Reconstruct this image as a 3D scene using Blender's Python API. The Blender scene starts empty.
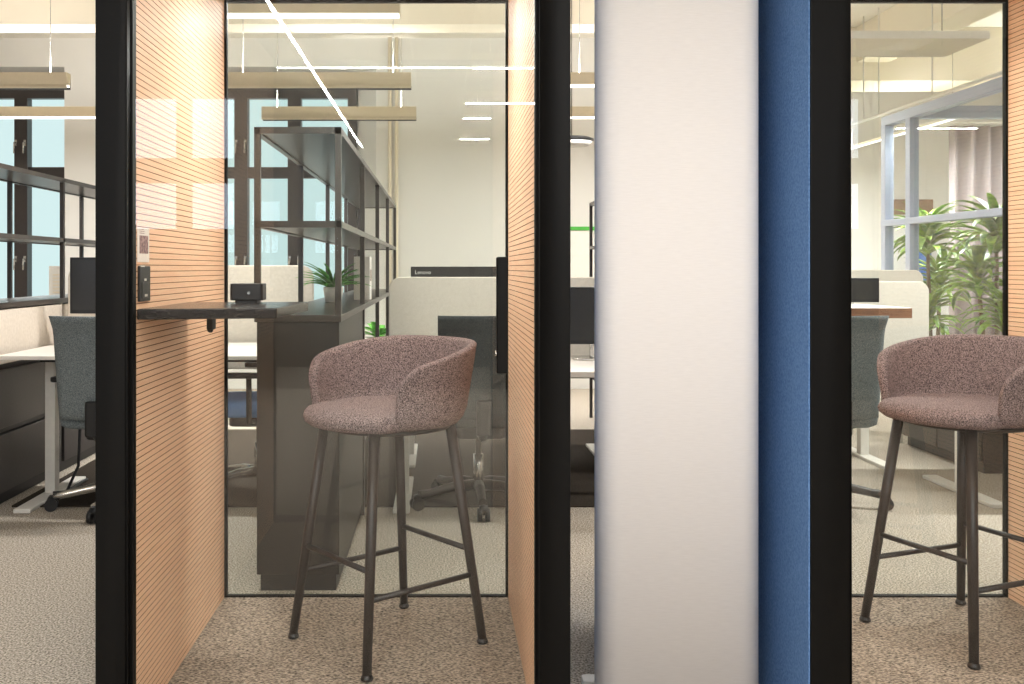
import bpy, bmesh, math, random
from mathutils import Vector, Matrix
PI = math.pi
random.seed(7)
S = bpy.context.scene
COL = S.collection
F, CX, CY, H = 970.0, 440.0, 268.0, 1.17      # focal length in px, vanishing point, eye height

# ------------------------------------------------------------------ materials
def lin(c):
    return tuple(((v/255)/12.92 if v/255 <= .04045 else ((v/255+.055)/1.055)**2.4) for v in c) + (1,)

def new_mat(name):
    m = bpy.data.materials.new(name); m.use_nodes = True
    nt = m.node_tree
    for n in list(nt.nodes): nt.nodes.remove(n)
    out = nt.nodes.new('ShaderNodeOutputMaterial')
    return m, nt, out

def pbr(name, rgb, rough=.5, metal=0, var=.06, scale=40, bump=0, bscale=None, spec=.5, rgb2=None, stretch=(1, 1, 1), detail=3, contrast=None, coat=0):
    """principled surface whose colour wanders between two tones on object-space noise, with optional bump"""
    m, nt, out = new_mat(name)
    N, L = nt.nodes, nt.links
    p = N.new('ShaderNodeBsdfPrincipled')
    p.inputs['Roughness'].default_value = rough
    p.inputs['Metallic'].default_value = metal
    p.inputs['Specular IOR Level'].default_value = spec
    p.inputs['Coat Weight'].default_value = coat
    tc = N.new('ShaderNodeTexCoord'); mp = N.new('ShaderNodeMapping')
    mp.inputs['Scale'].default_value = stretch
    L.new(tc.outputs['Object'], mp.inputs['Vector'])
    nz = N.new('ShaderNodeTexNoise'); nz.inputs['Scale'].default_value = scale; nz.inputs['Detail'].default_value = detail
    L.new(mp.outputs['Vector'], nz.inputs['Vector'])
    r = N.new('ShaderNodeValToRGB')
    a = lin(rgb); b = lin(rgb2) if rgb2 else tuple(min(1, v*(1+var)) for v in a[:3]) + (1,)
    if not rgb2: a = tuple(v*(1-var) for v in a[:3]) + (1,)
    lo, hi = contrast or (.3, .7)
    r.color_ramp.elements[0].position = lo; r.color_ramp.elements[0].color = a
    r.color_ramp.elements[1].position = hi; r.color_ramp.elements[1].color = b
    L.new(nz.outputs['Fac'], r.inputs['Fac']); L.new(r.outputs['Color'], p.inputs['Base Color'])
    if bump:
        bn = N.new('ShaderNodeBump'); bn.inputs['Strength'].default_value = bump; bn.inputs['Distance'].default_value = .004
        n2 = nz
        if bscale:
            n2 = N.new('ShaderNodeTexNoise'); n2.inputs['Scale'].default_value = bscale
            L.new(mp.outputs['Vector'], n2.inputs['Vector'])
        L.new(n2.outputs['Fac'], bn.inputs['Height']); L.new(bn.outputs['Normal'], p.inputs['Normal'])
    L.new(p.outputs['BSDF'], out.inputs['Surface'])
    return m

def glass(name, tint=(.97, .985, .975), ior=1.7, rough=0.0):
    """thin clear pane: straight-through transmission, mirror reflection by angle on the face towards the viewer's side"""
    m, nt, out = new_mat(name)
    N, L = nt.nodes, nt.links
    tr = N.new('ShaderNodeBsdfTransparent'); tr.inputs['Color'].default_value = (*tint, 1)
    gl = N.new('ShaderNodeBsdfGlossy'); gl.inputs['Roughness'].default_value = rough
    fr = N.new('ShaderNodeFresnel'); fr.inputs['IOR'].default_value = ior
    ge = N.new('ShaderNodeNewGeometry')
    inv = N.new('ShaderNodeMath'); inv.operation = 'SUBTRACT'; inv.inputs[0].default_value = 1
    L.new(ge.outputs['Backfacing'], inv.inputs[1])
    mu = N.new('ShaderNodeMath'); mu.operation = 'MULTIPLY'
    L.new(fr.outputs['Fac'], mu.inputs[0]); L.new(inv.outputs[0], mu.inputs[1])
    mx = N.new('ShaderNodeMixShader')
    L.new(mu.outputs[0], mx.inputs['Fac']); L.new(tr.outputs[0], mx.inputs[1]); L.new(gl.outputs[0], mx.inputs[2])
    L.new(mx.outputs[0], out.inputs['Surface'])
    return m

def emit(name, rgb, strength):
    m, nt, out = new_mat(name)
    e = nt.nodes.new('ShaderNodeEmission')
    e.inputs['Color'].default_value = (*rgb, 1); e.inputs['Strength'].default_value = strength
    nt.links.new(e.outputs[0], out.inputs['Surface'])
    return m

def perforated(name, rgb, pitch=.02, hole=.36):
    m, nt, out = new_mat(name)
    N, L = nt.nodes, nt.links
    tc = N.new('ShaderNodeTexCoord'); vo = N.new('ShaderNodeTexVoronoi')
    vo.inputs['Scale'].default_value = 1/pitch; vo.inputs['Randomness'].default_value = 0
    L.new(tc.outputs['Object'], vo.inputs['Vector'])
    gt = N.new('ShaderNodeMath'); gt.operation = 'LESS_THAN'; gt.inputs[1].default_value = hole
    L.new(vo.outputs['Distance'], gt.inputs[0])
    p = N.new('ShaderNodeBsdfPrincipled'); p.inputs['Base Color'].default_value = lin(rgb); p.inputs['Roughness'].default_value = .4
    tr = N.new('ShaderNodeBsdfTransparent'); mx = N.new('ShaderNodeMixShader')
    L.new(gt.outputs[0], mx.inputs['Fac']); L.new(p.outputs[0], mx.inputs[1]); L.new(tr.outputs[0], mx.inputs[2])
    L.new(mx.outputs[0], out.inputs['Surface'])
    return m

M = {}
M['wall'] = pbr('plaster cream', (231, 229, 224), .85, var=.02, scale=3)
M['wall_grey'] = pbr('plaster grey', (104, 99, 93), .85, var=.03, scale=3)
M['ceil'] = pbr('plaster ceiling', (235, 230, 219), .9, var=.02, scale=3)
M['beam'] = pbr('painted beam', (230, 219, 198), .85, var=.02, scale=3)
M['carpet'] = pbr('office carpet', (92, 84, 74), .95, scale=150, rgb2=(214, 203, 188), bump=.3, spec=.1, detail=2, contrast=(.32, .68))
M['booth_carpet'] = pbr('booth carpet', (58, 53, 48), .95, scale=210, rgb2=(194, 179, 162), bump=.3, spec=.1, stretch=(.5, 1.2, 1), detail=2, contrast=(.33, .68))
M['dark_sheet'] = pbr('dark brown sheet', (38, 33, 28), .95, scale=210, rgb2=(66, 58, 50), bump=.3, spec=.1)
M['wood'] = pbr('beech slat', (240, 196, 160), .5, scale=9, rgb2=(248, 212, 178), stretch=(6, .6, 14), spec=.3)
M['felt_back'] = pbr('dark backing felt', (120, 72, 44), .95, var=.2, spec=.1)
M['black_metal'] = pbr('black powder coat', (14, 13, 12), .45, var=.12, scale=300, spec=.12)
M['blue_felt'] = pbr('blue wool felt', (82, 118, 170), .95, scale=160, rgb2=(110, 146, 194), bump=.4, spec=.15)
M['white_fabric'] = pbr('white woven fabric', (226, 222, 220), .92, scale=30, rgb2=(231, 227, 225), stretch=(1, 1, 12), bump=.15, bscale=300, spec=.15)
M['white_metal'] = pbr('white lacquer', (226, 222, 214), .4, var=.03)
M['mauve'] = pbr('mauve boucle wool', (50, 43, 44), .95, scale=380, rgb2=(168, 150, 149), bump=.7, spec=.12, detail=1, contrast=(.36, .66))
M['stool_metal'] = pbr('dark brown metal', (38, 32, 30), .45, var=.1, spec=.45)
M['plastic'] = pbr('black plastic', (24, 24, 25), .45, var=.1)
M['gloss_black'] = pbr('black screen', (40, 39, 38), .3, var=.05)
M['table'] = pbr('black laminate', (26, 23, 22), .22, scale=12, rgb2=(40, 34, 32), stretch=(1, 8, 8))
M['shelf'] = pbr('bronze grey metal', (54, 48, 44), .3, var=.08, spec=.5)
M['cabinet'] = pbr('dark brown cabinet', (32, 27, 24), .42, var=.08, scale=14, stretch=(1, 1, 6))
M['drawer'] = pbr('charcoal drawer front', (62, 58, 56), .45, var=.1, scale=90)
M['beige_fabric'] = pbr('beige woven fabric', (205, 194, 180), .95, scale=60, rgb2=(216, 206, 193), bump=.3, bscale=300, spec=.1)
M['pale_fabric'] = pbr('pale grey woven fabric', (212, 206, 194), .95, scale=60, rgb2=(220, 214, 203), bump=.3, bscale=300, spec=.1)
M['grey_fabric'] = pbr('slate grey fabric', (80, 88, 91), .95, scale=260, rgb2=(140, 148, 150), bump=.4, spec=.1, detail=2)
M['dark_fabric'] = pbr('dark slate fabric', (46, 52, 55), .95, scale=260, rgb2=(80, 88, 90), bump=.4, spec=.1, detail=2)
M['blue_fabric'] = pbr('mid blue fabric', (92, 136, 192), .95, scale=240, rgb2=(134, 174, 220), bump=.4, spec=.1)
M['desk'] = pbr('white desk laminate', (232, 226, 218), .45, var=.02)
M['oak_edge'] = pbr('walnut edge', (98, 66, 46), .5, scale=14, rgb2=(122, 84, 60), stretch=(1, 8, 8))
M['alu'] = pbr('polished aluminium', (200, 196, 190), .25, metal=.9, var=.05)
M['cream_metal'] = pbr('cream lamp housing', (226, 212, 184), .5, var=.02)
M['steel_blue'] = pbr('blue grey painted steel', (168, 176, 196), .45, var=.04)
M['window_frame'] = pbr('dark window frame', (58, 52, 50), .4, var=.08)
M['curtain'] = pbr('grey mauve drape', (150, 138, 138), .9, scale=60, var=.06, spec=.1)
M['pot_white'] = pbr('white glazed pot', (226, 222, 214), .3, var=.03)
M['pot_dark'] = pbr('charcoal pot', (60, 58, 56), .6, var=.1)
M['leaf'] = pbr('green leaf', (50, 96, 22), .38, scale=8, rgb2=(150, 186, 54), stretch=(1, 1, 1), contrast=(.35, .65))
M['leaf_deep'] = pbr('deep green leaf', (48, 120, 40), .4, scale=10, rgb2=(112, 184, 70))
M['stem'] = pbr('woody stem', (112, 92, 66), .8, scale=30, var=.2)
M['paper'] = pbr('white paper', (236, 232, 226), .7, var=.02)
M['ink'] = pbr('dark print', (84, 66, 72), .7, scale=130, rgb2=(190, 160, 158), detail=4)
M['green_strip'] = pbr('green strip', (74, 176, 62), .6, var=.05)
M['blue_board'] = pbr('blue board', (30, 104, 186), .7, var=.12, scale=8)
M['brown_board'] = pbr('brown board', (126, 98, 74), .7, var=.12, scale=8)
M['white_board'] = pbr('white board', (236, 232, 222), .3, var=.02)
M['perf'] = perforated('perforated white tray', (226, 216, 196), .03, .4)
M['perf_dark'] = perforated('perforated grey tray', (96, 88, 80), .02, .34)
M['pane'] = glass('booth glass', (.99, .996, .992), 1.58)
M['rear_pane'] = glass('booth rear glass', (.965, .985, .975), 1.68)
M['window_pane'] = glass('window glass', (.96, .99, .99), 1.45)
M['room_pane'] = glass('partition glass', (.95, .97, .98), 1.4)
M['led'] = emit('lamp diffuser', (1, .95, .86), 3.2)
M['booth_led'] = emit('booth lamp diffuser', (1, .93, .82), 4)
M['led_dot'] = emit('indicator light', (.9, 1, .95), 1.2)
M['white_ink'] = pbr('white lettering', (232, 232, 228), .6, var=.01)

# ------------------------------------------------------------------ mesh builder
class MB:
    def __init__(s): s.v = []; s.f = []; s.mi = []; s.sm = []
    def add(s, vs, fs, mi=0, smooth=False):
        o = len(s.v); s.v += [tuple(v) for v in vs]
        for f in fs:
            s.f.append(tuple(i+o for i in f)); s.mi.append(mi); s.sm.append(smooth)
        return s
    def box(s, x0, x1, y0, y1, z0, z1, mi=0):
        vs = [(x, y, z) for z in (z0, z1) for y in (y0, y1) for x in (x0, x1)]
        return s.add(vs, [(0, 2, 3, 1), (4, 5, 7, 6), (0, 1, 5, 4), (2, 6, 7, 3), (0, 4, 6, 2), (1, 3, 7, 5)], mi)
    def prism(s, poly, z0, z1, mi=0, smooth=False):
        """poly: CCW outline in x,y"""
        n = len(poly)
        s.add([(x, y, z0) for x, y in poly] + [(x, y, z1) for x, y in poly],
              [(i, (i+1) % n, (i+1) % n+n, i+n) for i in range(n)], mi, smooth)
        s.add([(x, y, z0) for x, y in poly] + [(x, y, z1) for x, y in poly],
              [tuple(range(n-1, -1, -1)), tuple(range(n, 2*n))], mi, False)
        return s
    def tube(s, pts, r, seg=12, mi=0, cap=True):
        pts = [Vector(p) for p in pts]; n = len(pts)
        rs = r if isinstance(r, (list, tuple)) else [r]*n
        vs = []; ref = None
        for i, p in enumerate(pts):
            t = (pts[min(i+1, n-1)]-pts[max(i-1, 0)]).normalized()
            if ref is None: ref = Vector((0, 0, 1)) if abs(t.z) < .9 else Vector((1, 0, 0))
            u = t.cross(ref).normalized(); w = u.cross(t).normalized(); ref = w
            for k in range(seg):
                a = 2*PI*k/seg; vs.append(p+u*math.cos(a)*rs[i]+w*math.sin(a)*rs[i])
        fs = [(i*seg+k, i*seg+(k+1) % seg, (i+1)*seg+(k+1) % seg, (i+1)*seg+k) for i in range(n-1) for k in range(seg)]
        s.add(vs, fs, mi, True)
        if cap: s.add(vs, [tuple(range(seg-1, -1, -1)), tuple(range((n-1)*seg, n*seg))], mi)
        return s
    def lathe(s, prof, seg=32, c=(0, 0, 0), mi=0):
        vs = [(c[0]+r*math.cos(2*PI*k/seg), c[1]+r*math.sin(2*PI*k/seg), c[2]+z) for r, z in prof for k in range(seg)]
        fs = [(i*seg+k, i*seg+(k+1) % seg, (i+1)*seg+(k+1) % seg, (i+1)*seg+k) for i in range(len(prof)-1) for k in range(seg)]
        s.add(vs, fs, mi, True)
        if prof[0][0] > 1e-4: s.add(vs[:seg], [tuple(range(seg-1, -1, -1))], mi)
        if prof[-1][0] > 1e-4: s.add(vs[-seg:], [tuple(range(seg))], mi)
        return s
    def grid(s, rows, closed_u=False, closed_v=False, mi=0):
        n = len(rows[0]); m = len(rows)
        vs = [p for r in rows for p in r]
        fs = []
        for i in range(m if closed_v else m-1):
            for j in range(n if closed_u else n-1):
                a, b = i*n+j, i*n+(j+1) % n; i2 = (i+1) % m
                fs.append((a, b, i2*n+(j+1) % n, i2*n+j))
        return s.add(vs, fs, mi, True)
    def build(s, name, mats, parent=None, loc=(0, 0, 0), bevel=0, seg=2, fix=True):
        me = bpy.data.meshes.new(name)
        me.from_pydata(s.v, [], s.f)
        for m in (mats if isinstance(mats, (list, tuple)) else [mats]): me.materials.append(m)
        me.polygons.foreach_set('material_index', s.mi); me.polygons.foreach_set('use_smooth', s.sm)
        if fix:
            b = bmesh.new(); b.from_mesh(me)
            bmesh.ops.remove_doubles(b, verts=b.verts, dist=1e-5)
            bmesh.ops.recalc_face_normals(b, faces=b.faces)
            b.to_mesh(me); b.free()
        me.update()
        o = bpy.data.objects.new(name, me); COL.objects.link(o); o.location = loc
        if parent: o.parent = parent
        if bevel:
            md = o.modifiers.new('bevel', 'BEVEL'); md.width = bevel; md.segments = seg; md.limit_method = 'ANGLE'; md.angle_limit = math.radians(40)
            for p in me.polygons: p.use_smooth = True
            wn = o.modifiers.new('normals', 'WEIGHTED_NORMAL'); wn.keep_sharp = False
        return o

def tag(o, label, cat, group=None, kind=None):
    o['label'] = label; o['category'] = cat
    if group: o['group'] = group
    if kind: o['kind'] = kind
    return o
def thing(name, label, cat, loc=(0, 0, 0), rz=0, group=None):
    o = bpy.data.objects.new(name, None); COL.objects.link(o)
    o.empty_display_size = .1; o.location = loc; o.rotation_euler = (0, 0, rz)
    return tag(o, label, cat, group)
def structure(name, mb, mats, label, cat, bevel=0):
    o = mb.build(name, mats, bevel=bevel)
    return tag(o, label, cat, None, 'structure')
def copy_tree(o, parent=None):
    c = o.copy(); COL.objects.link(c)
    if parent: c.parent = parent
    for ch in o.children:
        copy_tree(ch, c)
    return c
def rounded_rect(x0, x1, y0, y1, r, n=8):
    pts = []
    for cx, cy, a0 in ((x1-r, y0+r, -PI/2), (x1-r, y1-r, 0), (x0+r, y1-r, PI/2), (x0+r, y0+r, PI)):
        for k in range(n+1):
            a = a0+PI/2*k/n; pts.append((cx+r*math.cos(a), cy+r*math.sin(a)))
    return pts
def area(name, loc, sx, sy, watts, rgb=(1, .985, .96), rot=(0, 0, 0), parent=None):
    l = bpy.data.lights.new(name, 'AREA'); l.shape = 'RECTANGLE'; l.size = sx; l.size_y = sy
    l.energy = watts; l.color = rgb
    o = bpy.data.objects.new(name, l); COL.objects.link(o); o.location = loc; o.rotation_euler = rot
    if parent: o.parent = parent
    return o

# ------------------------------------------------------------------ the room
WY, WP = 9.4, 9.75        # face of the back wall, plane of its windows
YF = -4.6                 # wall behind the camera
structure('floor', MB().box(-7, 8, YF, 12.3, -.05, 0), M['carpet'], 'grey beige looped office carpet on the floor', 'floor')
structure('ceiling', MB().box(-7, 8, YF, 12.3, 3.4, 3.5), M['ceil'], 'cream painted ceiling over the whole office', 'ceiling')
structure('wall_left', MB().box(-7.1, -7, YF, 10, 0, 3.4), M['wall'], 'cream side wall at the far left of the office', 'wall')
structure('wall_right', MB().box(8, 8.1, YF, 12.3, 0, 3.4), M['wall'], 'cream side wall at the far right of the office', 'wall')
WINS = [(-5.25, -3.64), (-2.52, -.834)]
ZS, ZH = .62, 3.12
wb = MB()
def hwall(mb, x0, x1, y0, y1, holes, z1=3.4, zs=ZS, zh=ZH):
    x = x0
    for a, b in holes:
        mb.box(x, a, y0, y1, 0, z1); mb.box(a, b, y0, y1, 0, zs); mb.box(a, b, y0, y1, zh, z1); x = b
    mb.box(x, x1, y0, y1, 0, z1)
# window openings, the right jamb of the second one is splayed
wb.box(-7, WINS[0][0], WY, 9.85, 0, 3.4)
wb.box(WINS[0][0], WINS[0][1], WY, 9.85, 0, ZS); wb.box(WINS[0][0], WINS[0][1], WY, 9.85, ZH, 3.4)
wb.box(WINS[0][1], WINS[1][0], WY, 9.85, 0, 3.4)
wb.box(WINS[1][0], -.62, WY, 9.85, 0, ZS); wb.box(WINS[1][0], -.62, WY, 9.85, ZH, 3.4)
wb.prism([(-.62, WY), (1.9, WY), (1.9, 9.85), (-.834, 9.85), (-.834, WP)], 0, 3.4)
structure('wall_back', wb, M['wall'], 'cream back wall with two tall window openings', 'wall')
structure('wall_side', MB().box(1.85, 1.95, 9.86, 12.2, 0, 3.4), M['wall'], 'short return wall behind the white column', 'wall')
structure('wall_end', MB().box(1.95, 8, 12.2, 12.3, 0, 3.4), M['wall'], 'cream wall at the far end behind the glazed room', 'wall')
structure('trim_1', MB().box(-7, 2.3, 7.2, 7.47, 2.98, 3.4), M['beam'], 'cream beam crossing the ceiling over the shelving', 'beam', bevel=.01)
structure('trim_2', MB().box(2.5, 8, 8.97, 9.53, 2.9, 3.4), M['beam'], 'cream beam crossing the ceiling over the glazed room', 'beam', bevel=.01)
structure('trim_3', MB().box(3.85, 4.15, 7.0, 8.97, 3.07, 3.4), M['beam'], 'short white beam meeting the cross beam above the glazed room', 'beam', bevel=.01)

def make_window(name, x0, x1, y, zs, zh, mull, label, inward=-1, zglass=2.87, handles=True, transom=(2.07, 2.18)):
    root = bpy.data.objects.new(name, None); COL.objects.link(root)
    tag(root, label, 'window', None, 'structure'); root.location = ((x0+x1)/2, y, zs)
    cx = (x0+x1)/2; f = MB(); d = .045
    def B(a, b, z0, z1, dd=d): f.box(a-cx, b-cx, -dd, dd, z0-zs, z1-zs)
    w = .09
    B(x0, x0+w, zs, zh); B(x1-w, x1, zs, zh); B(x0+w, x1-w, zs, zs+.09); B(x0+w, x1-w, zglass, zh)
    xs = [x0+w]
    for m in mull:
        B(m-.065, m+.065, zs+.09, zglass, d+.012); xs += [m-.065, m+.065]
    xs.append(x1-w)
    for a, b in zip(xs[::2], xs[1::2]): B(a, b, transom[0], transom[1], d-.006)
    f.build('frame', M['window_frame'], root)
    p = MB(); p.box(x0+w-cx, x1-w-cx, -.006, .006, .05, zglass-zs+.04)
    p.build('glazing', M['window_pane'], root)
    if handles:
        for m in mull:
            for sx in (-1, 1):
                for z in (1.26, 2.42):
                    hb = MB(); yy = inward*(d+.012)
                    hb.box(m+sx*.045-cx-.012, m+sx*.045-cx+.012, min(yy, yy+inward*.012), max(yy, yy+inward*.012), z-zs-.03, z-zs+.03)
                    hb.tube([(m+sx*.045-cx, yy, z-zs), (m+sx*.045-cx, yy+inward*.045, z-zs), (m+sx*.045-cx, yy+inward*.05, z-zs-.11)], .009, 8)
                    hb.build('handle', M['alu'], root)
    return root
make_window('window_1', WINS[0][0], WINS[0][1], WP, ZS, ZH, [-4.72, -4.19], 'dark framed tall window at the left behind the bare shelves')
make_window('window_2', WINS[1][0], WINS[1][1], WP, ZS, ZH, [-1.99, -1.457], 'dark framed tall window seen through the booth glass')

# the room behind the camera: a wall with tall windows that mirror in the booth glass
HOLES = [(-5.6, -3.9), (-3.2, -1.92), (2.6, 4.2)]
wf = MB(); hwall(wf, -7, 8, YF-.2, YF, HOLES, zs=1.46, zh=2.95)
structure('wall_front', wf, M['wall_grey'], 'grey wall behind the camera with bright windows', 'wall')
for i, (a, b) in enumerate(HOLES):
    make_window('window_%d' % (i+3), a, b, YF-.1, 1.46, 2.95, [(a+b)/2 if i != 1 else -2.5], ['dark framed window behind the camera near the left wall', 'dark framed window behind the camera mirrored in the booth door', 'dark framed window behind the camera towards the right'][i], 1, 2.83, False, (2.0, 2.24))

# ------------------------------------------------------------------ phone booths
YB0, YB1, BH = 2.43, 3.44, 2.122
def slat_panel(x, sgn, y0, y1, z0, z1, pitch=.0163, gap=.0019, depth=.005, back=.02):
    """slatted acoustic panel: face at x, solid towards sgn; grooves cut along y"""
    mb = MB(); z = z0
    def quad(a, b, mi): mb.add([(a[0], y0, a[1]), (a[0], y1, a[1]), (b[0], y1, b[1]), (b[0], y0, b[1])], [(0, 1, 2, 3)], mi)
    xb, xd = x+sgn*back, x+sgn*depth
    while z < z1-1e-6:
        zt = min(z+pitch-gap, z1); zg = min(z+pitch, z1)
        quad((x, z), (x, zt), 0)
        if zg > zt:
            quad((x, zt), (xd, zt), 1); quad((xd, zt), (xd, zg), 1); quad((xd, zg), (x, zg), 1)
        for yy in (y0, y1):
            mb.add([(x, yy, z), (x, yy, zt), (xb, yy, zt), (xb, yy, z)], [(0, 1, 2, 3)], 0)
            if zg > zt: mb.add([(xd, yy, zt), (xd, yy, zg), (xb, yy, zg), (xb, yy, zt)], [(0, 1, 2, 3)], 1)
        z += pitch
    mb.add([(xb, y0, z0), (xb, y1, z0), (xb, y1, z1), (xb, y0, z1)], [(0, 1, 2, 3)], 1)
    return mb

def make_booth(x0, x1, label, w=.077):
    W = x1-x0
    r = thing('phone_booth', label, 'phone booth', (x0, YB0, 0), 0, 'glass fronted phone booths')
    L = YB1-YB0
    slat_panel(0, -1, 0, L, .005, BH).build('slatted_wall', [M['wood'], M['felt_back']], r, fix=False)
    slat_panel(W, 1, 0, L, .005, BH).build('slatted_wall', [M['wood'], M['felt_back']], r, fix=False)
    for a, b in ((-w, -.02), (W+.02, W+w)):
        o = MB().box(a, b, .0, L+.01, 0, 2.25)
        if w > .09: o.box(*((a, a+.003) if a < 0 else (b-.003, b)), -.067, 0, 0, 2.25)
        o = o.build('outer_panel', M['blue_felt'], r); o['label'] = 'blue felt outer side panel'
    f = MB()
    q = .0035 if w > .09 else 0
    f.box(-w+q, 0, -.07, 0, 0, 2.25); f.box(W, W+w-q, -.07, 0, 0, 2.25)
    f.box(0, W, -.07, 0, BH-.01, 2.25); f.box(0, W, -.07, 0, 0, .02)
    f.build('front_frame', M['black_metal'], r, bevel=.003)
    MB().box(-.02, W+.02, 0, L+.01, BH, 2.25).build('roof', M['beam'], r)
    c = MB().box(0, W, 0, L-.012, -.0, .006).build('carpet', M['booth_carpet'], r); c['label'] = 'brown flecked booth carpet'
    # glass door in the front frame
    d = MB(); e = .007
    d.box(0, e, -.045, -.018, .02, BH-.01); d.box(W-e, W, -.045, -.018, .02, BH-.01)
    d.box(e, W-e, -.05, -.012, .02, .02+e); d.box(e, W-e, -.05, -.012, BH-.01-e, BH-.01)
    door = d.build('door', M['black_metal'], r)
    MB().box(e, W-e, -.036, -.026, .02+e, BH-.01-e).build('door_glass', M['pane'], door)
    h = MB(); hx = W-.1045
    h.box(hx, hx+.028, -.09, -.064, .915, 1.197); h.box(hx+.006, hx+.022, -.066, -.036, .95, .975); h.box(hx+.006, hx+.022, -.066, -.036, 1.14, 1.165)
    hd = h.build('handle', M['black_metal'], door, bevel=.004); hd['label'] = 'long black door pull handle'
    k = MB(); k.tube([(hx-.003, -.077, .962), (hx+.002, -.077, .962)], .008, 12); k.build('lock', M['alu'], door)
    # rear wall of glass
    g = MB(); e = .009
    y0, y1 = L-.012, L+.008
    g.box(0, e, y0, y1, 0, BH); g.box(W-e, W, y0, y1, 0, BH); g.box(e, W-e, y0, y1, 0, .012); g.box(e, W-e, y0, y1, BH-.012, BH)
    rg = g.build('rear_frame', M['black_metal'], r)
    MB().box(e, W-e, L-.005, L+.003, .012, BH-.012).build('rear_glass', M['rear_pane'], rg)
    # ceiling lamp
    lf = MB(); c0 = L/2+.06
    lf.box(W/2-.17, W/2+.17, c0-.04, c0-.032, BH-.03, BH); lf.box(W/2-.17, W/2+.17, c0+.032, c0+.04, BH-.03, BH)
    lf.box(W/2-.17, W/2-.162, c0-.032, c0+.032, BH-.03, BH); lf.box(W/2+.162, W/2+.17, c0-.032, c0+.032, BH-.03, BH)
    lm = lf.build('ceiling_lamp', M['white_metal'], r)
    MB().box(W/2-.162, W/2+.162, c0-.032, c0+.032, BH-.006, BH-.002).build('diffuser', M['booth_led'], lm)
    area('booth_light', (W/2, c0, BH-.009), .31, .055, BOOTH_W, (1, .95, .88), parent=r)
    return r
BOOTH_W = 13.5
make_booth(-.7625, .241, 'left glass phone booth with beech slat walls, black counter and mauve stool inside')
make_booth(1.0, 2.008, 'right glass phone booth with blue felt outer side beside the white column', .102)

# counter shelf fixed inside the left booth
t = thing('wall_counter', 'black laminate counter fixed to the slatted wall of the left booth', 'table', (-.7625, 2.432, 1.04))
MB().prism([(.002, 0), (.342, .07), (.362, .52), (.003, .5)], 0, .027).build('counter_top', M['table'], t, bevel=.003)
b = MB(); b.box(.085, .102, .38, .43, -.05, 0); b.tube([(.0935, .405, -.035), (.0935, .39, -.055)], .0085, 10)
b.build('bracket', M['plastic'], t, bevel=.003)

d = thing('conference_speaker', 'small black box device standing on the booth counter', 'speaker', (-.565, 2.86, 1.0675))
MB().prism(rounded_rect(-.048, .048, -.035, .035, .01), .008, .057).build('body', M['plastic'], d, bevel=.003)
MB().prism(rounded_rect(-.036, .03, -.025, .025, .01), 0, .008).build('base', M['plastic'], d)
MB().tube([(.008, -.0352, .03), (.008, -.037, .03)], .004, 12).build('button', M['alu'], d)

p = thing('wall_sign', 'small white paper notice stuck on the slatted wall above the socket', 'sign', (-.7625, 2.435, 1.185))
MB().box(.0005, .002, .004, .102, 0, .088).build('sheet', M['paper'], p)
MB().box(.002, .0024, .02, .092, .022, .068).build('picture', M['ink'], p)
for k in range(3): MB().box(.002, .0024, .02, .06, .073+k*.005, .0745+k*.005).build('print', M['ink'], p)

s_ = thing('power_socket', 'black vertical power and switch unit on the slatted wall beside the post', 'socket', (-.7625, 2.435, 1.085))
MB().prism(rounded_rect(.0005, .007, .008, .096, .002), 0, .09).build('body', M['plastic'], s_, bevel=.002)
MB().box(.007, .0085, .023, .078, .008, .05).build('outlet', M['gloss_black'], s_)
MB().box(.0085, .0095, .043, .063, .012, .018).build('switch', M['white_metal'], s_)
MB().box(.007, .0085, .043, .058, .052, .058).build('light', M['white_metal'], s_)
MB().box(.002, .0072, .018, .048, .088, .0915).build('tab', M['white_metal'], s_)

# white upholstered column between the booths
w = thing('clad_column', 'tall white fabric clad column with rounded edges and an added unseen tapered back, standing between the two booths', 'column', (.623, 2.5, 0))
rr = rounded_rect(-.215, .215, 0, .2, .062, 12)
pl = [q for q in rr if q[1] <= .0621]            # the two rounded front corners
pl = sorted([q for q in pl if q[0] > 0], key=lambda q: (q[0], q[1])), sorted([q for q in pl if q[0] <= 0], key=lambda q: (q[0], -q[1]))
poly = list(pl[0])+[(.215, .7), (-.06, .7), (-.205, .12)]+list(pl[1])  # tapered rear is unseen, deepened to stop light from behind reaching blue felt
MB().prism(poly, .02, 2.6, smooth=True).build('cladding', M['white_fabric'], w)
MB().prism([(-.2, .02), (.2, .02), (.2, .69), (-.05, .69)], 0, .02).build('plinth', M['plastic'], w)
MB().prism(rounded_rect(-.225, -.15, .19, .245, .015), 0, .022).build('foot', M['white_metal'], w, bevel=.003)

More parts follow.
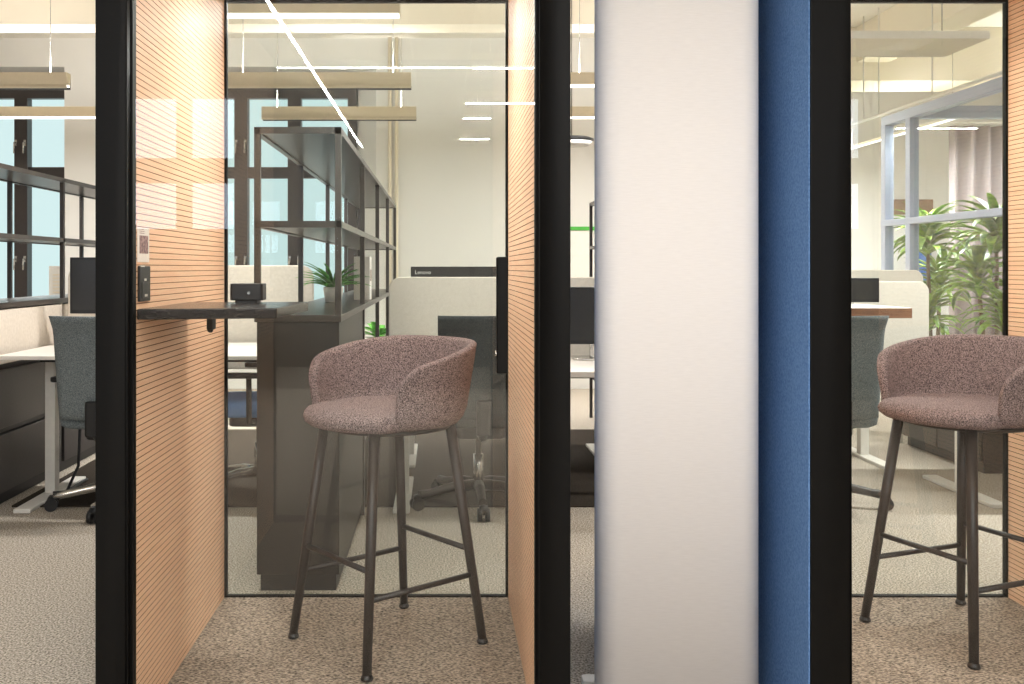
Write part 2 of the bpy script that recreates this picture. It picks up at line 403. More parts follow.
# ------------------------------------------------------------------ bar stools
def make_stool(label, loc, rz):
    """local +x is the front (the opening of the shell)"""
    r = thing('bar_stool', label, 'stool', loc, rz, 'mauve bar stools')
    zb, zt, span, off = .686, .936, math.radians(125), math.radians(5)
    t, rad0, Rc = .03, .268, .085
    arc = span*rad0
    ds = [0, .0015, .004, .008, .013, .019, .027, .037, .05, .065, .085]
    half = [arc-d for d in ds]
    half += [half[-1]*(1-k/24) for k in range(1, 25)]           # arc length from the back's middle, end to middle
    arcs = half[:-1]+[0]+[-q for q in reversed(half[:-1])]
    rows = []
    for sarc in arcs:
        ph = sarc/rad0; d = arc-abs(sarc)
        k = max(0, (abs(ph)-math.radians(35))/(span-math.radians(35)))
        top = zt-.075*k**1.6
        if d < Rc: top -= Rc-math.sqrt(max(0, Rc*Rc-(Rc-d)**2))
        low = zb+(.022*(1-d/.022)**2 if d < .022 else 0)
        th = t*(.3+.7*math.sqrt(max(0, 1-(1-min(1, d/(t*.5)))**2)))
        a = PI+ph+off
        fr = lambda z: .25+.032*(max(z, .74)-.74)/.2
        prof = [(.195, low), (.222, low+.003), (.238, low+.02)]
        nv = 7
        for q in range(1, nv+1):
            z = low+.02+(top-.012-low-.02)*q/nv; prof.append((fr(z), z))
        ro = fr(top)
        for q in range(1, 6):
            b = PI*q/6; prof.append((ro-t/2+t/2*math.cos(b), top-.012+.0135*math.sin(b)))
        for q in range(nv, 0, -1):
            z = low+.02+(top-.012-low-.02)*q/nv; prof.append((fr(z)-t, z))
        prof.append((.195, low+.02))
        f_ = th/t; mid = lambda z: fr(z)-t/2
        prof = [(mid(z)+(r_-mid(z))*f_ if z > low+.0205 else r_, z) for r_, z in prof]
        rows.append([(rr*math.cos(a), rr*math.sin(a), z) for rr, z in prof])
    mb = MB(); mb.grid(rows, closed_u=True)
    n = len(rows[0])
    mb.add(rows[0], [tuple(range(n))]); mb.add(rows[-1], [tuple(range(n-1, -1, -1))])
    mb.build('backrest', M['mauve'], r)
    # seat cushion
    sb = MB(); rws = []
    NS = 72
    for rad, z in ((0, .742), (.35, .743), (.65, .743), (.85, .741), (.94, .734), (.985, .722), (1.0, .71), (.985, .697), (.93, .686), (.8, .68), (0, .678)):
        row = []
        for k in range(NS):
            a = 2*PI*k/NS
            u = min(1, max(0, (math.cos(a)-.42)/.3))
            R = .218+.043*u*u*(3-2*u)
            row.append((rad*R*math.cos(a+off), rad*R*math.sin(a+off), z))
        rws.append(row)
    sb.grid(rws, closed_u=True)
    sb.build('seat', M['mauve'], r)
    # legs: two in front, two behind
    ang = [math.radians(q) for q in (43, -43, 137, -137)]
    top = [Vector((.195*math.cos(a), .195*math.sin(a), .69)) for a in ang]
    bot = [Vector((.297*math.cos(a), .297*math.sin(a), .012)) for a in ang]
    MB().lathe([(.0, .67), (.19, .67), (.2, .674), (.2, .682), (0, .682)], 40).build('seat_plate', M['stool_metal'], r)
    at = lambda i, z: bot[i]+(top[i]-bot[i])*((z-.012)/(.69-.012))
    for i in range(4):
        lg = MB().tube([bot[i]+Vector((0, 0, .004)), at(i, .35), top[i]], [.0135, .0155, .0165], 16).build('leg', M['stool_metal'], r)
        MB().lathe([(.013, 0), (.0175, .003), (.0175, .009), (.012, .02)], 16, (bot[i].x, bot[i].y, 0)).build('foot_glide', M['plastic'], lg)
    # bars: front and rear high, sides low
    for i, j, z in ((0, 1, .292), (2, 3, .292), (0, 2, .214), (1, 3, .214)):
        MB().tube([at(i, z), at(j, z)], .0085, 12).build('footrest', M['stool_metal'], r)
    return r
make_stool('mauve upholstered bar stool in the left booth under the black counter', (-.165, 3.03, .006), math.radians(219))
make_stool('mauve upholstered bar stool in the right booth, partly cut by the picture edge', (1.678, 3.09, .006), math.radians(202))

# ------------------------------------------------------------------ office chairs
def make_chair(label, loc, rz, fab, seatfab=None, base='alu', group='swivel office chairs'):
    """local +y is the sitter's forward"""
    r = thing('office_chair', label, 'office chair', loc, rz, group)
    # backrest: curved upholstered slab with the top rolled back
    rows_f, rows_b = [], []
    NX, NZ = 14, 16
    def surf(u, v, off):
        w = .2+.012*v
        x = w*u
        z = .465+.485*v
        y = -.285-.05*v+.05*u*u - (.035*max(0, v-.86)/.14)**1 + off
        edge = min(1, (1-abs(u))*7)*min(1, min(v, 1-v)*14+.25)
        return (x, y, z) if off == 0 else (x, -.285-.05*v+.05*u*u-(.035*max(0, v-.86)/.14)+off*(.35+.65*edge), z)
    mb = MB()
    A = [[surf(-1+2*i/NX, j/NZ, .022) for i in range(NX+1)] for j in range(NZ+1)]
    B = [[surf(-1+2*i/NX, j/NZ, -.022) for i in range(NX+1)] for j in range(NZ+1)]
    mb.grid(A); mb.grid([list(q) for q in B])
    loop = lambda G: [G[0][i] for i in range(NX+1)]+[G[j][NX] for j in range(1, NZ+1)]+[G[NZ][i] for i in range(NX-1, -1, -1)]+[G[j][0] for j in range(NZ-1, 0, -1)]
    la, lb = loop(A), loop(B)
    mb.grid([la, lb], closed_u=True)
    mb.build('backrest', M[fab], r)
    # seat
    sp = rounded_rect(-.235, .235, -.23, .25, .09, 8)
    sb = MB(); rws = []
    for k, z in ((.0, .41), (.9, .412), (.985, .425), (1, .45), (.985, .475), (.92, .492), (.6, .5), (0, .503)):
        rws.append([(x*k, y*k, z) for x, y in sp])
    sb.grid(rws, closed_u=True); sb.build('seat', M[seatfab or fab], r)
    MB().prism(rounded_rect(-.12, .12, -.16, .14, .04), .35, .405).build('mechanism', M['plastic'], r, bevel=.01)
    bs = MB(); bs.prism(rounded_rect(-.035, .035, -.36, -.312, .02), .4, .56)
    bs.tube([(0, -.12, .375), (0, -.27, .38), (0, -.335, .44)], .022, 10)
    bs.build('back_support', M['plastic'], r, bevel=.006)
    for sx in (-1, 1):
        ab = MB(); ab.tube([(sx*.13, .0, .38), (sx*.27, .0, .4), (sx*.275, .0, .62)], .014, 10)
        ao = ab.build('armrest', M['plastic'], r)
        MB().prism(rounded_rect(sx*.275-.035, sx*.275+.035, -.12, .13, .03), .62, .645).build('arm_pad', M['plastic'], ao, bevel=.006)
    MB().tube([(0, 0, .09), (0, 0, .25), (0, 0, .25), (0, 0, .36)], [.026, .026, .015, .015], 14).build('gas_lift', M['alu'], r)
    for k in range(5):
        a = -PI/2+2*PI*k/5
        c, s = math.cos(a), math.sin(a)
        lm = MB(); lm.tube([(0, 0, .1), (.12*c, .12*s, .1), (.26*c, .26*s, .075), (.31*c, .31*s, .07)], [.03, .024, .019, .024], 10)
        lo = lm.build('base_leg', M[base], r)
        cm = MB()
        px, py = .32*c, .32*s
        for q in (-1, 1):
            cm.tube([(px-s*q*.008, py+c*q*.008, .03), (px-s*q*.028, py+c*q*.028, .03)], .03, 16)
        cm.tube([(px, py, .03), (px, py, .075)], .009, 8)
        cm.tube([(px-s*.02, py+c*.02, .056), (px+s*.02, py-c*.02, .056)], .018, 10)
        cm.build('castor', M['plastic'], lo)
    return r
make_chair('grey swivel chair left of the left booth, back turned, at the white desk', (-1.565, 4.76, 0), math.radians(-3), 'grey_fabric')
make_chair('swivel chair with a blue seat glimpsed under the booth counter', (-.955, 5.12, 0), math.radians(90), 'blue_fabric', 'blue_fabric')
make_chair('dark slate swivel chair behind the mauve stool, back turned to the booth glass', (.19, 4.8, 0), math.radians(2), 'dark_fabric', None, 'stool_metal')
make_chair('slate grey swivel chair seen through the right booth beside the black post', (1.86, 4.8, 0), math.radians(0), 'grey_fabric', None, 'stool_metal')

# ------------------------------------------------------------------ desks, screens, monitors
def make_desk(label, x0, x1, y0, y1, z, edge='desk', th=.028):
    r = thing('desk', label, 'desk', (x0, y0, 0), 0, 'height adjustable office desks')
    w, d = x1-x0, y1-y0
    MB().box(0, w, 0, d, z-th, z).build('desk_top', [M['desk']], r, bevel=.003)
    if edge != 'desk':
        e = MB(); e.box(-.002, w+.004, -.004, 0, z-th, z-.002); e.box(w, w+.004, 0, d, z-th, z-.002)
        eo = e.build('edge_band', M[edge], r); eo['label'] = 'brown wood edge'
    MB().box(.06, w-.06, d/2-.04, d/2+.04, z-th-.045, z-th).build('beam', M['plastic'], r)
    for x in (.105, w-.105):
        c = MB().box(x-.026, x+.026, d/2-.03, d/2+.03, .02, z-th-.045).build('column', M['white_metal'], r, bevel=.003)
        MB().box(x-.04, x+.04, .04, d-.04, 0, .02).build('foot', M['white_metal'], c, bevel=.004)
    return r
make_desk('white desk at the left between bare shelves and grey chair', -2.1, -.72, 4.58, 5.4, .755, th=.02)
make_desk('white desk with dark slate chair behind the left booth', -.29, 1.1, 4.58, 5.4, .68)
make_desk('white desk on the far side of the pale fabric screen', -.29, 1.1, 5.62, 6.4, .74)
make_desk('raised desk with brown wood edge seen through the right booth', 1.56, 2.72, 5.6, 6.4, .94, 'oak_edge', .06)
make_desk('white desk mostly hidden behind the right bar stool', 2.62, 3.9, 4.68, 5.44, .72)

def make_screen(label, x0, x1, y, z0, z1, fab, foot=None):
    r = thing('desk_screen', label, 'screen', (x0, y, 0), 0, 'fabric desk screens')
    w = x1-x0
    pts = rounded_rect(0, w, z0, z1, .07, 6)
    mb = MB(); n = len(pts); t = .02
    mb.add([(x, -t, z) for x, z in pts]+[(x, t, z) for x, z in pts], [(i, (i+1) % n, (i+1) % n+n, i+n) for i in range(n)]+[tuple(range(n-1, -1, -1)), tuple(range(n, 2*n))])
    mb.build('panel', M[fab], r, bevel=.008)
    for x in (.2, w-.2):
        if foot is None: MB().box(x-.02, x+.02, -.025, .025, 0, z0).build('leg', M['white_metal'], r)
        else: MB().box(x-.02, x+.02, -.13, -t, foot+.001, foot+.03).build('clamp', M['white_metal'], r, bevel=.003)
    return r
make_screen('beige fabric screen behind the left white desk, below the window', -2.1, -.715, 5.49, .6, 1.185, 'beige_fabric', .755)
make_screen('pale grey fabric screen behind the mauve stool under the black monitor', -.29, 1.1, 5.5, .56, 1.119, 'pale_fabric', .68)
make_screen('nearer white screen beside the plants in the right booth view', 1.7, 3.28, 6.52, .4, 1.08, 'pale_fabric')
make_screen('farther white screen rising behind the nearer one in the right booth view', 2.0, 3.73, 7.5, .4, 1.155, 'pale_fabric')

def make_monitor(label, xc, y, z0, z1, w, desk_z, face=-1, text=None):
    r = thing('monitor', label, 'monitor', (xc, y, desk_z+.001), 0, 'office monitors')
    a, b = z0-desk_z, z1-desk_z
    MB().box(-w/2, w/2, -.018, .018, a, b).build('casing', M['plastic'], r, bevel=.004)
    sc = MB().box(-w/2+.012, w/2-.012, min(face*.0185, face*.0195), max(face*.0185, face*.0195), a+.02, b-.012).build('display', M['gloss_black'], r)
    yb = -face*.045
    MB().box(-.03, .03, min(-face*.018, yb), max(-face*.018, yb), .012, (a+b)/2).build('stand', M['alu'], r, bevel=.003)
    MB().prism(rounded_rect(-.12, .12, yb-.09, yb+.09, .02), 0, .012).build('foot', M['alu'], r, bevel=.003)
    if text:
        cu = bpy.data.curves.new('lettering', 'FONT'); cu.body = text; cu.size = .033; cu.extrude = .0006
        tmp = bpy.data.objects.new('lettering', cu)
        me = bpy.data.meshes.new_from_object(tmp); bpy.data.objects.remove(tmp)
        me.materials.clear(); me.materials.append(M['white_ink'])
        to = bpy.data.objects.new('lettering', me); COL.objects.link(to); to.parent = r
        to.location = (-w/2+.025, -.0192 if face > 0 else -.0205, b-.046); to.rotation_euler = (PI/2, 0, 0)
    return r
make_monitor('black monitor on the left desk behind the grey chair', -1.66, 5.1, .93, 1.225, .56, .755)
make_monitor('dark monitor in the gap between the left booth and the white column', .83, 5.16, .765, 1.068, .56, .68)
make_monitor('long black monitor with white lettering rising above the pale screen', .13, 5.98, .87, 1.178, .62, .74, 1, 'Lenovo')
make_monitor('dark monitor behind the wood edged desk in the right booth view', 2.52, 6.22, .95, 1.105, .58, .94)

# ------------------------------------------------------------------ shelving units
def make_shelving(label, x0, x1, y0, nb, bay=1.1, kind='central', zb=1.0, ztop=1.679, zmid=1.34):
    r = thing('shelving_unit', label, 'shelving', (x0, y0, 0), 0, 'open shelving units')
    w, L = x1-x0, nb*bay; q = .022
    # base
    if kind == 'central':
        MB().box(.008, w-.008, .01, bay-.012, .06, zb-.026).build('cabinet', M['cabinet'], r, bevel=.002)
        MB().box(.02, w-.02, .02, bay-.02, 0, .06).build('plinth', M['plastic'], r)
        MB().box(.02, w-.02, bay, L-.02, .3, .32).build('shelf', M['shelf'], r)
    else:
        MB().box(.008, w-.03, .01, L-.01, .06, zb-.026).build('cabinet', M['cabinet'], r)
        MB().box(.02, w-.05, .02, L-.02, 0, .06).build('plinth', M['plastic'], r)
        for k in range(nb):
            a, b = k*bay+.02, (k+1)*bay-.02
            for z0, z1 in ((.07, .355), (.385, .67)):
                MB().box(w-.03, w-.008, a, b, z0, z1).build('drawer', M['drawer'], r, bevel=.003)
            fp = MB().box(w-.03, w-.004, a, b, .7, zb-.035).build('panel', M['beige_fabric'], r, bevel=.004); fp['label'] = 'beige fabric upper panel'
    MB().box(0, w, 0, L, zb-.026, zb).build('counter', M['shelf'], r, bevel=.002)
    for z in (zmid, ztop):
        MB().box(q, w-q, q, L-q, z-.018, z-.004).build('shelf', M['shelf'], r)
        for x in (0, w-q): MB().box(x, x+q, 0, L, z-.024, z).build('rail', M['shelf'], r)
        MB().box(q, w-q, 0, q, z-.024, z).build('rail', M['shelf'], r); MB().box(q, w-q, L-q, L, z-.024, z).build('rail', M['shelf'], r)
    for k in range(nb+1):
        y = min(max(k*bay-q/2, 0), L-q)
        zlow = zb if (kind != 'central' or k == 0) else 0
        for x in (0, w-q):
            MB().box(x, x+q, y, y+q, zlow if zlow else .0, ztop).build('post', M['shelf'], r)
    return r
make_shelving('bronze open shelving over a dark cabinet directly behind the left booth glass', -.671, -.357, 3.5, 4)
make_shelving('bronze open shelving over charcoal drawers at the left edge by the window', -2.45, -2.13, 4.4, 3, kind='drawers')
make_shelving('bronze open shelving glimpsed in the gap beside the white column', 1.17, 1.49, 5.4, 2)
lc = thing('low_cabinet', 'low charcoal cabinet on the floor behind the right bar stool', 'cabinet', (3.06, 5.5, 0))
MB().box(.02, .36, 0, .95, .06, .62).build('carcass', M['cabinet'], lc, bevel=.003)
MB().box(.04, .34, .02, .93, 0, .06).build('plinth', M['plastic'], lc)
for a in (.01, .48): MB().box(0, .02, a, a+.46, .07, .61).build('door', M['drawer'], lc, bevel=.003)

# box files and small items on the shelving
for k, (y, wd, hgt, lb) in enumerate(((4.72, .05, .23, 'cream box file on the shelving counter nearest the plant'), (4.79, .05, .23, 'cream box file on the shelving counter, second from the plant'))):
    bf = thing('box_file', lb, 'box file', (-.455, y+.4, 1.001), 0, 'box files on the shelving')
    MB().box(0, .085, 0, wd, 0, hgt).build('case', M['paper'], bf, bevel=.003)
    MB().box(.0852, .0862, .012, wd-.012, .1, .16).build('spine_label', M['brown_board'], bf)

tag(MB().prism(rounded_rect(-2.1, 1.25, 4.74, 7.0, .02), .0005, .006).build('floor_dark', M['dark_sheet']), 'dark brown sheet on the floor under the desks behind the left booth', 'floor', None, 'structure')  # flat dark brown sheet laid on the office floor below the desks

# ------------------------------------------------------------------ plants
def leaf_strip(mb, base, az, length, width, rise, droop, n=9, fold=.18):
    """arching strap leaf: leaves the base at angle `rise`, bends down by `droop`"""
    d = Vector((math.cos(az), math.sin(az), 0)); side = Vector((-math.sin(az), math.cos(az), 0))
    p = Vector(base); ang = rise; rows = []
    for i in range(n+1):
        t = i/n
        wd = width*(math.sin(PI*min(1, .12+.88*t))**.7) if t < 1 else 0
        up = d*-math.sin(ang)+Vector((0, 0, math.cos(ang)))
        rows.append([p-side*wd/2+up*wd*fold, p, p+side*wd/2+up*wd*fold])
        p = p+(d*math.cos(ang)+Vector((0, 0, math.sin(ang))))*(length/n)
        ang -= droop/n
    mb.grid(rows)
def pot(r, rt, rb, h, mat):
    MB().lathe([(rb, 0), (rt, h-.01), (rt, h), (rt-.012, h), (rt-.02, h-.03), (0, h-.03)], 28).build('pot', M[mat], r)
def dracaena(label, x, y, canes, z0, seed, pr=.17, ph=.3, leaf='leaf', mat='pot_dark'):
    rnd = random.Random(seed)
    r = thing('potted_dracaena', label, 'plant', (x, y, 0), 0, 'tall potted plants by the glazed room')
    pot(r, pr, pr*.8, ph, mat)
    for dx, dy, zc, n, ln in canes:
        MB().tube([(dx*.4, dy*.4, ph-.04), (dx*.8, dy*.8, zc*.6), (dx, dy, zc)], [.022, .018, .014], 10).build('cane', M['stem'], r)
        lv = MB()
        for k in range(n):
            az = k*2.399+rnd.uniform(-.3, .3); t = k/n
            leaf_strip(lv, (dx, dy, zc-.14+.2*t), az, ln*rnd.uniform(.75, 1.1), rnd.uniform(.055, .09), rnd.uniform(.5, .9)+.55*t, rnd.uniform(1.5, 2.6)-.8*t)
        lo = lv.build('leaves', M[leaf], r, fix=False)
        sm = lo.modifiers.new('thick', 'SOLIDIFY'); sm.thickness = .0015
    return r
dracaena('tall leafy plant beside the white screens, left of the pair behind the rail', 4.56, 8.95, [(-.06, .0, 1.42, 60, .46), (.1, .1, 1.02, 46, .42), (-.1, -.08, .72, 40, .4)], 0, 3)
dracaena('tallest leafy plant with a bright upright leaf, next to the booth slats', 4.58, 7.95, [(-.02, .0, 1.42, 64, .5), (-.1, .12, 1.06, 50, .42), (.0, -.1, .76, 56, .4)], 0, 11)

def palm(label, x, y, z, n, ln, ph, pr, seed, width=.02, name='potted_palm'):
    rnd = random.Random(seed)
    r = thing(name, label, 'plant', (x, y, z), 0)
    pot(r, pr, pr*.8, ph, 'pot_white')
    lv = MB()
    for k in range(n):
        az = k*2.399+rnd.uniform(-.2, .2); t = k/n
        leaf_strip(lv, (0, 0, ph-.02), az, ln*rnd.uniform(.8, 1.1), width*rnd.uniform(.8, 1.2), .55+.7*t, 1.0)
    lo = lv.build('leaves', M['leaf_deep'], r, fix=False)
    sm = lo.modifiers.new('thick', 'SOLIDIFY'); sm.thickness = .001
palm('small spiky green plant in a white pot on the shelving counter', -.53, 4.82, 1.001, 40, .2, .075, .05, 5, .022)
palm('broad leaved plant in a tall white pot beyond the shelving end', -.53, 8.35, 0, 16, .26, .57, .13, 9, .07, 'potted_plant')

# ------------------------------------------------------------------ lamps
def make_lamp(label, x0, x1, y, zb, along='x', h=.085, watts=50, up=20, name='pendant_lamp', group='linear pendant lamps', ztop=3.4, led='led', hw=.035, lw=.05, recess=False):
    L = x1-x0
    r = thing(name, label, 'lamp', ((x0+x1)/2, y, zb) if along == 'x' else (y, (x0+x1)/2, zb), 0 if along == 'x' else PI/2, group)
    hb = MB(); hb.box(-L/2, L/2, -hw, hw, .006, h)
    bf = MB()
    if recess:
        for q in (-1, 1):
            hb.box(-L/2, L/2, min(q*hw, q*(hw-.002)), max(q*hw, q*(hw-.002)), -.02, .006)
            bf.box(-L/2, L/2, min(q*(hw-.0022), q*(hw-.004)), max(q*(hw-.0022), q*(hw-.004)), -.02, .006)
        bf.build('baffle', M['plastic'], r)
    hb.build('housing', M['cream_metal'], r, bevel=.003)
    MB().box(-L/2+.005, L/2-.005, -hw+.006, hw-.006, -.004, .006).build('diffuser', M[led], r)
    for sx in (-1, 1):
        MB().tube([(sx*(L/2-.12), 0, h), (sx*(L/2-.12), 0, ztop-zb)], .0025, 6).build('cable', M['alu'], r)
    al = area('lamp_light', (0, 0, -.006), L-.01, .02 if recess else lw, watts, parent=r)
    if recess: al.data.spread = math.radians(100)
    if up: area('lamp_uplight', (0, 0, h+.005), L, lw, up, rot=(PI, 0, 0), parent=r)
    return r
for y, row in ((4.62, 'nearest'), (6.4, 'middle'), (7.75, 'farthest')):
    if y > 5: make_lamp('cream pendant bar lamp left of the booths, %s row from the booths' % row, -3.65, -2.45, y, 2.37, watts=40 if y > 7 else 52, up=22 if y > 7 else 13, recess=y < 7)
    make_lamp('cream pendant bar lamp over the central shelving, %s row from the booths' % row, -1.42, -.19, y, 2.37, watts=40 if y > 7 else 50, up=20 if y > 7 else 12, recess=y > 5)
    if y > 5: make_lamp('cream pendant bar lamp behind the gap and white column, %s row from the booths' % row, .8, 2.0, y, 2.37, watts=28 if y > 7 else 42, up=20 if y > 7 else 12)
make_lamp('slim linear lamp running away inside the glazed room', 8.3, 10.6, 4.45, 2.46, 'y', .03, 150, 14, hw=.02, lw=.03)
# behind the camera, seen as reflections in the booth glass; then added fill lamps at the right
make_lamp('linear lamp crossing the corridor just before the booths', -1.3, 1.3, .6, 2.47, watts=24, up=14)
make_lamp('long linear lamp running back along the corridor behind the camera', -5.0, -.35, -.92, 2.6, 'y', .04, 130, 60, hw=.016, lw=.02)
make_lamp('linear lamp behind the camera, nearer of the right pair', .2, 1.5, -1.4, 2.45, watts=105, up=30)
make_lamp('linear lamp behind the camera, farther of the right pair', .2, 1.5, -2.73, 2.45, watts=105, up=30)
make_lamp('added unseen linear lamp in the aisle between the right booth and the desks', 2.6, 4.2, 4.9, 2.6, watts=110, up=14)  # extra lamp above the view, added to brighten the right side
make_lamp('added unseen linear lamp inside the glazed room near its far wall', 5.4, 7.0, 8.9, 2.75, watts=130, up=20)  # added out of view as fill for the glazed room
make_lamp('added unseen linear lamp over the white screens beyond the right booth', 2.2, 3.5, 10.6, 2.7, watts=110, up=20)  # fill lamp added behind the column to lift the far right walls

dl = thing('disc_lamp', 'round flat pendant lamp high in the gap between booth and white column', 'lamp', (.95, 7.0, 2.08))
MB().lathe([(0, .03), (.13, .03), (.16, .018), (.16, .008), (.13, .0), (0, 0)], 32).build('shade', M['plastic'], dl)
MB().lathe([(0, -.03), (.12, -.03), (.15, -.002), (.0, -.001)], 32).build('diffuser', M['white_metal'], dl)
MB().tube([(0, 0, .03), (0, 0, 1.32)], .003, 6).build('cable', M['plastic'], dl)

# ------------------------------------------------------------------ glazed room at the right
gr = thing('glazed_partition', 'blue grey steel framed glass partition of the meeting room', 'partition', (4, 8.3, 0))
ZB0, ZB1 = 2.45, 2.535
MB().box(0, .09, -3.0, .5, ZB0, ZB1).build('top_beam', M['steel_blue'], gr, bevel=.004)
structure('trim_4', MB().box(4.09, 7.9, 8.26, 8.35, ZB0, ZB0+.045).box(4.09, 7.9, 8.27, 8.36, ZB0+.055, ZB1+.02).box(4.09, 7.9, 8.275, 8.345, ZB0+.045, ZB0+.055), M['steel_blue'], 'blue grey steel cross beam of the glazed room', 'beam')
MB().box(-.004, .084, -3.0, .5, 1.545, 1.6).build('mid_rail', M['steel_blue'], gr, bevel=.003)
for y in (.42, -.04, -1.5, -3.0):
    MB().box(0, .08, y, y+.08, 0, ZB0).build('post', M['steel_blue'], gr, bevel=.003)
MB().box(.02, .07, -3.0, .5, 0, .06).build('sill', M['steel_blue'], gr)
MB().box(.035, .045, -2.92, -1.5, .06, ZB0).build('pane', M['room_pane'], gr)
MB().box(.035, .045, -1.42, -.04, .06, ZB0).build('pane', M['room_pane'], gr)
MB().box(.035, .045, .04, .42, .06, ZB0).build('pane', M['room_pane'], gr)

cm = MB(); rows = []
for z in (0.03, 1.3, 2.66):
    rows.append([(x*.01, 10.2+.06*math.sin(x*.01*2*PI/.17+.4*math.sin(x*.13)), z) for x in range(535, 700)])
cm.grid(rows)
cu = cm.build('curtain', M['curtain'], fix=False)
sm = cu.modifiers.new('thick', 'SOLIDIFY'); sm.thickness = .004
tag(cu, 'grey mauve pleated curtain hanging inside the glazed room', 'curtain')
MB().tube([(5.25, 10.2, 2.69), (7.1, 10.2, 2.69)], .015, 8).build('curtain_rail', M['white_metal'], cu)
nb = thing('notice_board', 'blue board with a brown header on the far wall behind the plants', 'board', (5.62, 12.19, .84))
MB().box(.28, .54, -.03, 0, 0, .98).build('panel', M['blue_board'], nb)
MB().box(0, .56, -.035, 0, 1.0, 1.19).build('header', M['brown_board'], nb)

# trays, pipes and conduits
tr = thing('cable_tray', 'perforated white tray hung below the ceiling in the right booth view', 'cable tray', (2.3, 6.3, 2.66), 0, 'perforated ceiling trays')
MB().box(0, 1.27, 0, .55, 0, .004).build('tray', M['perf'], tr)
tm = MB(); tm.box(0, 1.27, -.004, 0, 0, .05); tm.box(0, 1.27, .55, .554, 0, .05); tm.build('rim', M['white_metal'], tr)
for x in (.2, 1.1): MB().tube([(x, .27, .004), (x, .27, .74)], .004, 6).build('hanger', M['alu'], tr)
tr = thing('cable_tray', 'perforated grey tray over the corridor behind the camera, mirrored in the booth', 'cable tray', (-.22, -4.1, 2.9), 0, 'perforated ceiling trays')
MB().box(0, .45, 0, 3.6, 0, .004).build('tray', M['perf_dark'], tr)
tm = MB(); tm.box(-.01, 0, 0, 3.6, -.01, .05); tm.box(.45, .46, 0, 3.6, -.01, .05); tm.build('rim', M['white_metal'], tr)
for y in (.3, 3.3): MB().tube([(.22, y, .004), (.22, y, .5)], .004, 6).build('hanger', M['alu'], tr)
cd = thing('conduit_track', 'pair of thin white conduits running above the glazed partition', 'conduit', (3.72, 5.2, 2.46))
for dx, dz in ((0, 0), (.07, .03)): MB().tube([(dx, 0, dz), (dx, 4.3, dz)], .012, 8).build('conduit', M['white_metal'], cd)
for y in (1.0, 2.2, 3.1, 3.4): MB().tube([(.035, y, .03), (.035, y, .94 if y < 3.7 else .44)], .005, 6).build('hanger', M['white_metal'], cd)
for dx, lb in ((-.485, 'thin vertical pipe on the back wall beside the window, left of the pair'), (-.42, 'thin vertical pipe on the back wall beside the window, right of the pair')):
    po = MB().tube([(0, 0, 0), (0, 0, 3.4)], .018, 10).build('wall_pipe', M['beam'], loc=(dx, WY-.03, 0)); tag(po, lb, 'pipe', 'pipes on the back wall')
    for z in (.8, 1.95, 2.9): MB().box(-.024, .024, -.005, .029, z, z+.02).build('clip', M['white_metal'], po)

wbd = thing('whiteboard', 'whiteboard with a green top strip on the back wall in the gap', 'whiteboard', (.8, WY-.003, .95))
MB().box(0, 1.0, -.02, 0, 0, .58).build('board', M['white_board'], wbd)
MB().box(0, 1.0, -.024, 0, .585, .62).build('top_strip', M['green_strip'], wbd)

vt = thing('vent_panel', 'small cream louvred panel low in the left window', 'vent', (-3.9, WP-.075, .86))
MB().box(0, .14, 0, .02, 0, .33).build('frame', M['white_metal'], vt)
for k in range(6): MB().box(.04, .12, -.008, 0, .06+k*.035, .075+k*.035).build('louvre', M['beam'], vt)

# cables below the left desk
for k, (xa, lb) in enumerate(((-1.92, 'thin black cable hanging under the left desk beside the grey chair'),)):
    cb = MB().tube([(xa, 5.2, .655), (xa-.006, 5.2, .4), (xa, 5.15, .12), (xa-.01, 5.02, .017), (xa-.008, 5.3, .016)], .008, 8).build('power_cable', M['plastic'])
    tag(cb, lb, 'cable')

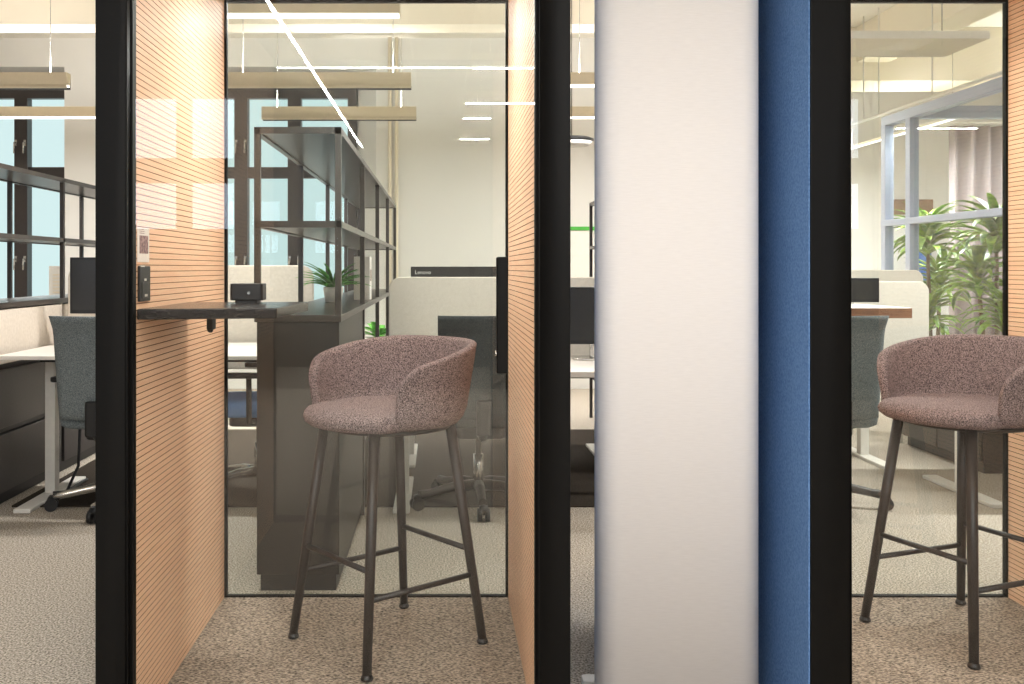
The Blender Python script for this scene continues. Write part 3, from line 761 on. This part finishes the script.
# ------------------------------------------------------------------ daylight
wd = bpy.data.worlds.new('World'); S.world = wd; wd.use_nodes = True
nt = wd.node_tree; N, Lk = nt.nodes, nt.links
for n in list(N): N.remove(n)
out = N.new('ShaderNodeOutputWorld'); bg = N.new('ShaderNodeBackground')
tc = N.new('ShaderNodeTexCoord'); sp = N.new('ShaderNodeSeparateXYZ'); rp = N.new('ShaderNodeValToRGB')
Lk.new(tc.outputs['Generated'], sp.inputs[0])
mr = N.new('ShaderNodeMapRange'); mr.inputs[1].default_value = -1; mr.inputs[2].default_value = 1
Lk.new(sp.outputs['Y'], mr.inputs[0]); Lk.new(mr.outputs[0], rp.inputs['Fac'])
rp.color_ramp.elements[0].position = .3; rp.color_ramp.elements[0].color = (6.3, 6.8, 8.2, 1)      # the bright side of the sky lies behind the camera
rp.color_ramp.elements[1].position = .7; rp.color_ramp.elements[1].color = (.76, .93, .93, 1)
Lk.new(rp.outputs['Color'], bg.inputs['Color']); bg.inputs['Strength'].default_value = 1.0
Lk.new(bg.outputs[0], out.inputs['Surface'])
def portal(x0, x1, y, z0, z1, toward):
    l = bpy.data.lights.new('daylight_portal', 'AREA'); l.shape = 'RECTANGLE'; l.size = x1-x0; l.size_y = z1-z0
    l.cycles.is_portal = True
    o = bpy.data.objects.new('daylight_portal', l); COL.objects.link(o)
    o.location = ((x0+x1)/2, y, (z0+z1)/2); o.rotation_euler = (PI/2 if toward > 0 else -PI/2, 0, 0)
for a, b in WINS: portal(a, b, WP+.2, ZS, ZH, -1)
for a, b in HOLES: portal(a, b, YF-.3, 1.46, 2.95, 1)

# ------------------------------------------------------------------ camera
cam = bpy.data.cameras.new('camera'); co = bpy.data.objects.new('camera', cam); COL.objects.link(co)
co.location = (0, 0, H); co.rotation_euler = (PI/2, 0, 0)
cam.sensor_width = 36; cam.lens = F*36/1024
cam.shift_x = (512-CX)/1024; cam.shift_y = (CY-342)/1024
cam.clip_start = .02
S.camera = co
vs = S.view_settings
S.display_settings.display_device = 'sRGB'
vs.view_transform = 'Standard'; vs.look = 'None'; vs.gamma = 1; vs.use_curve_mapping = False
vs.exposure = -.02
S.cycles.max_bounces = 10; S.cycles.diffuse_bounces = 5; S.cycles.transparent_max_bounces = 24
S.cycles.sample_clamp_indirect = 6
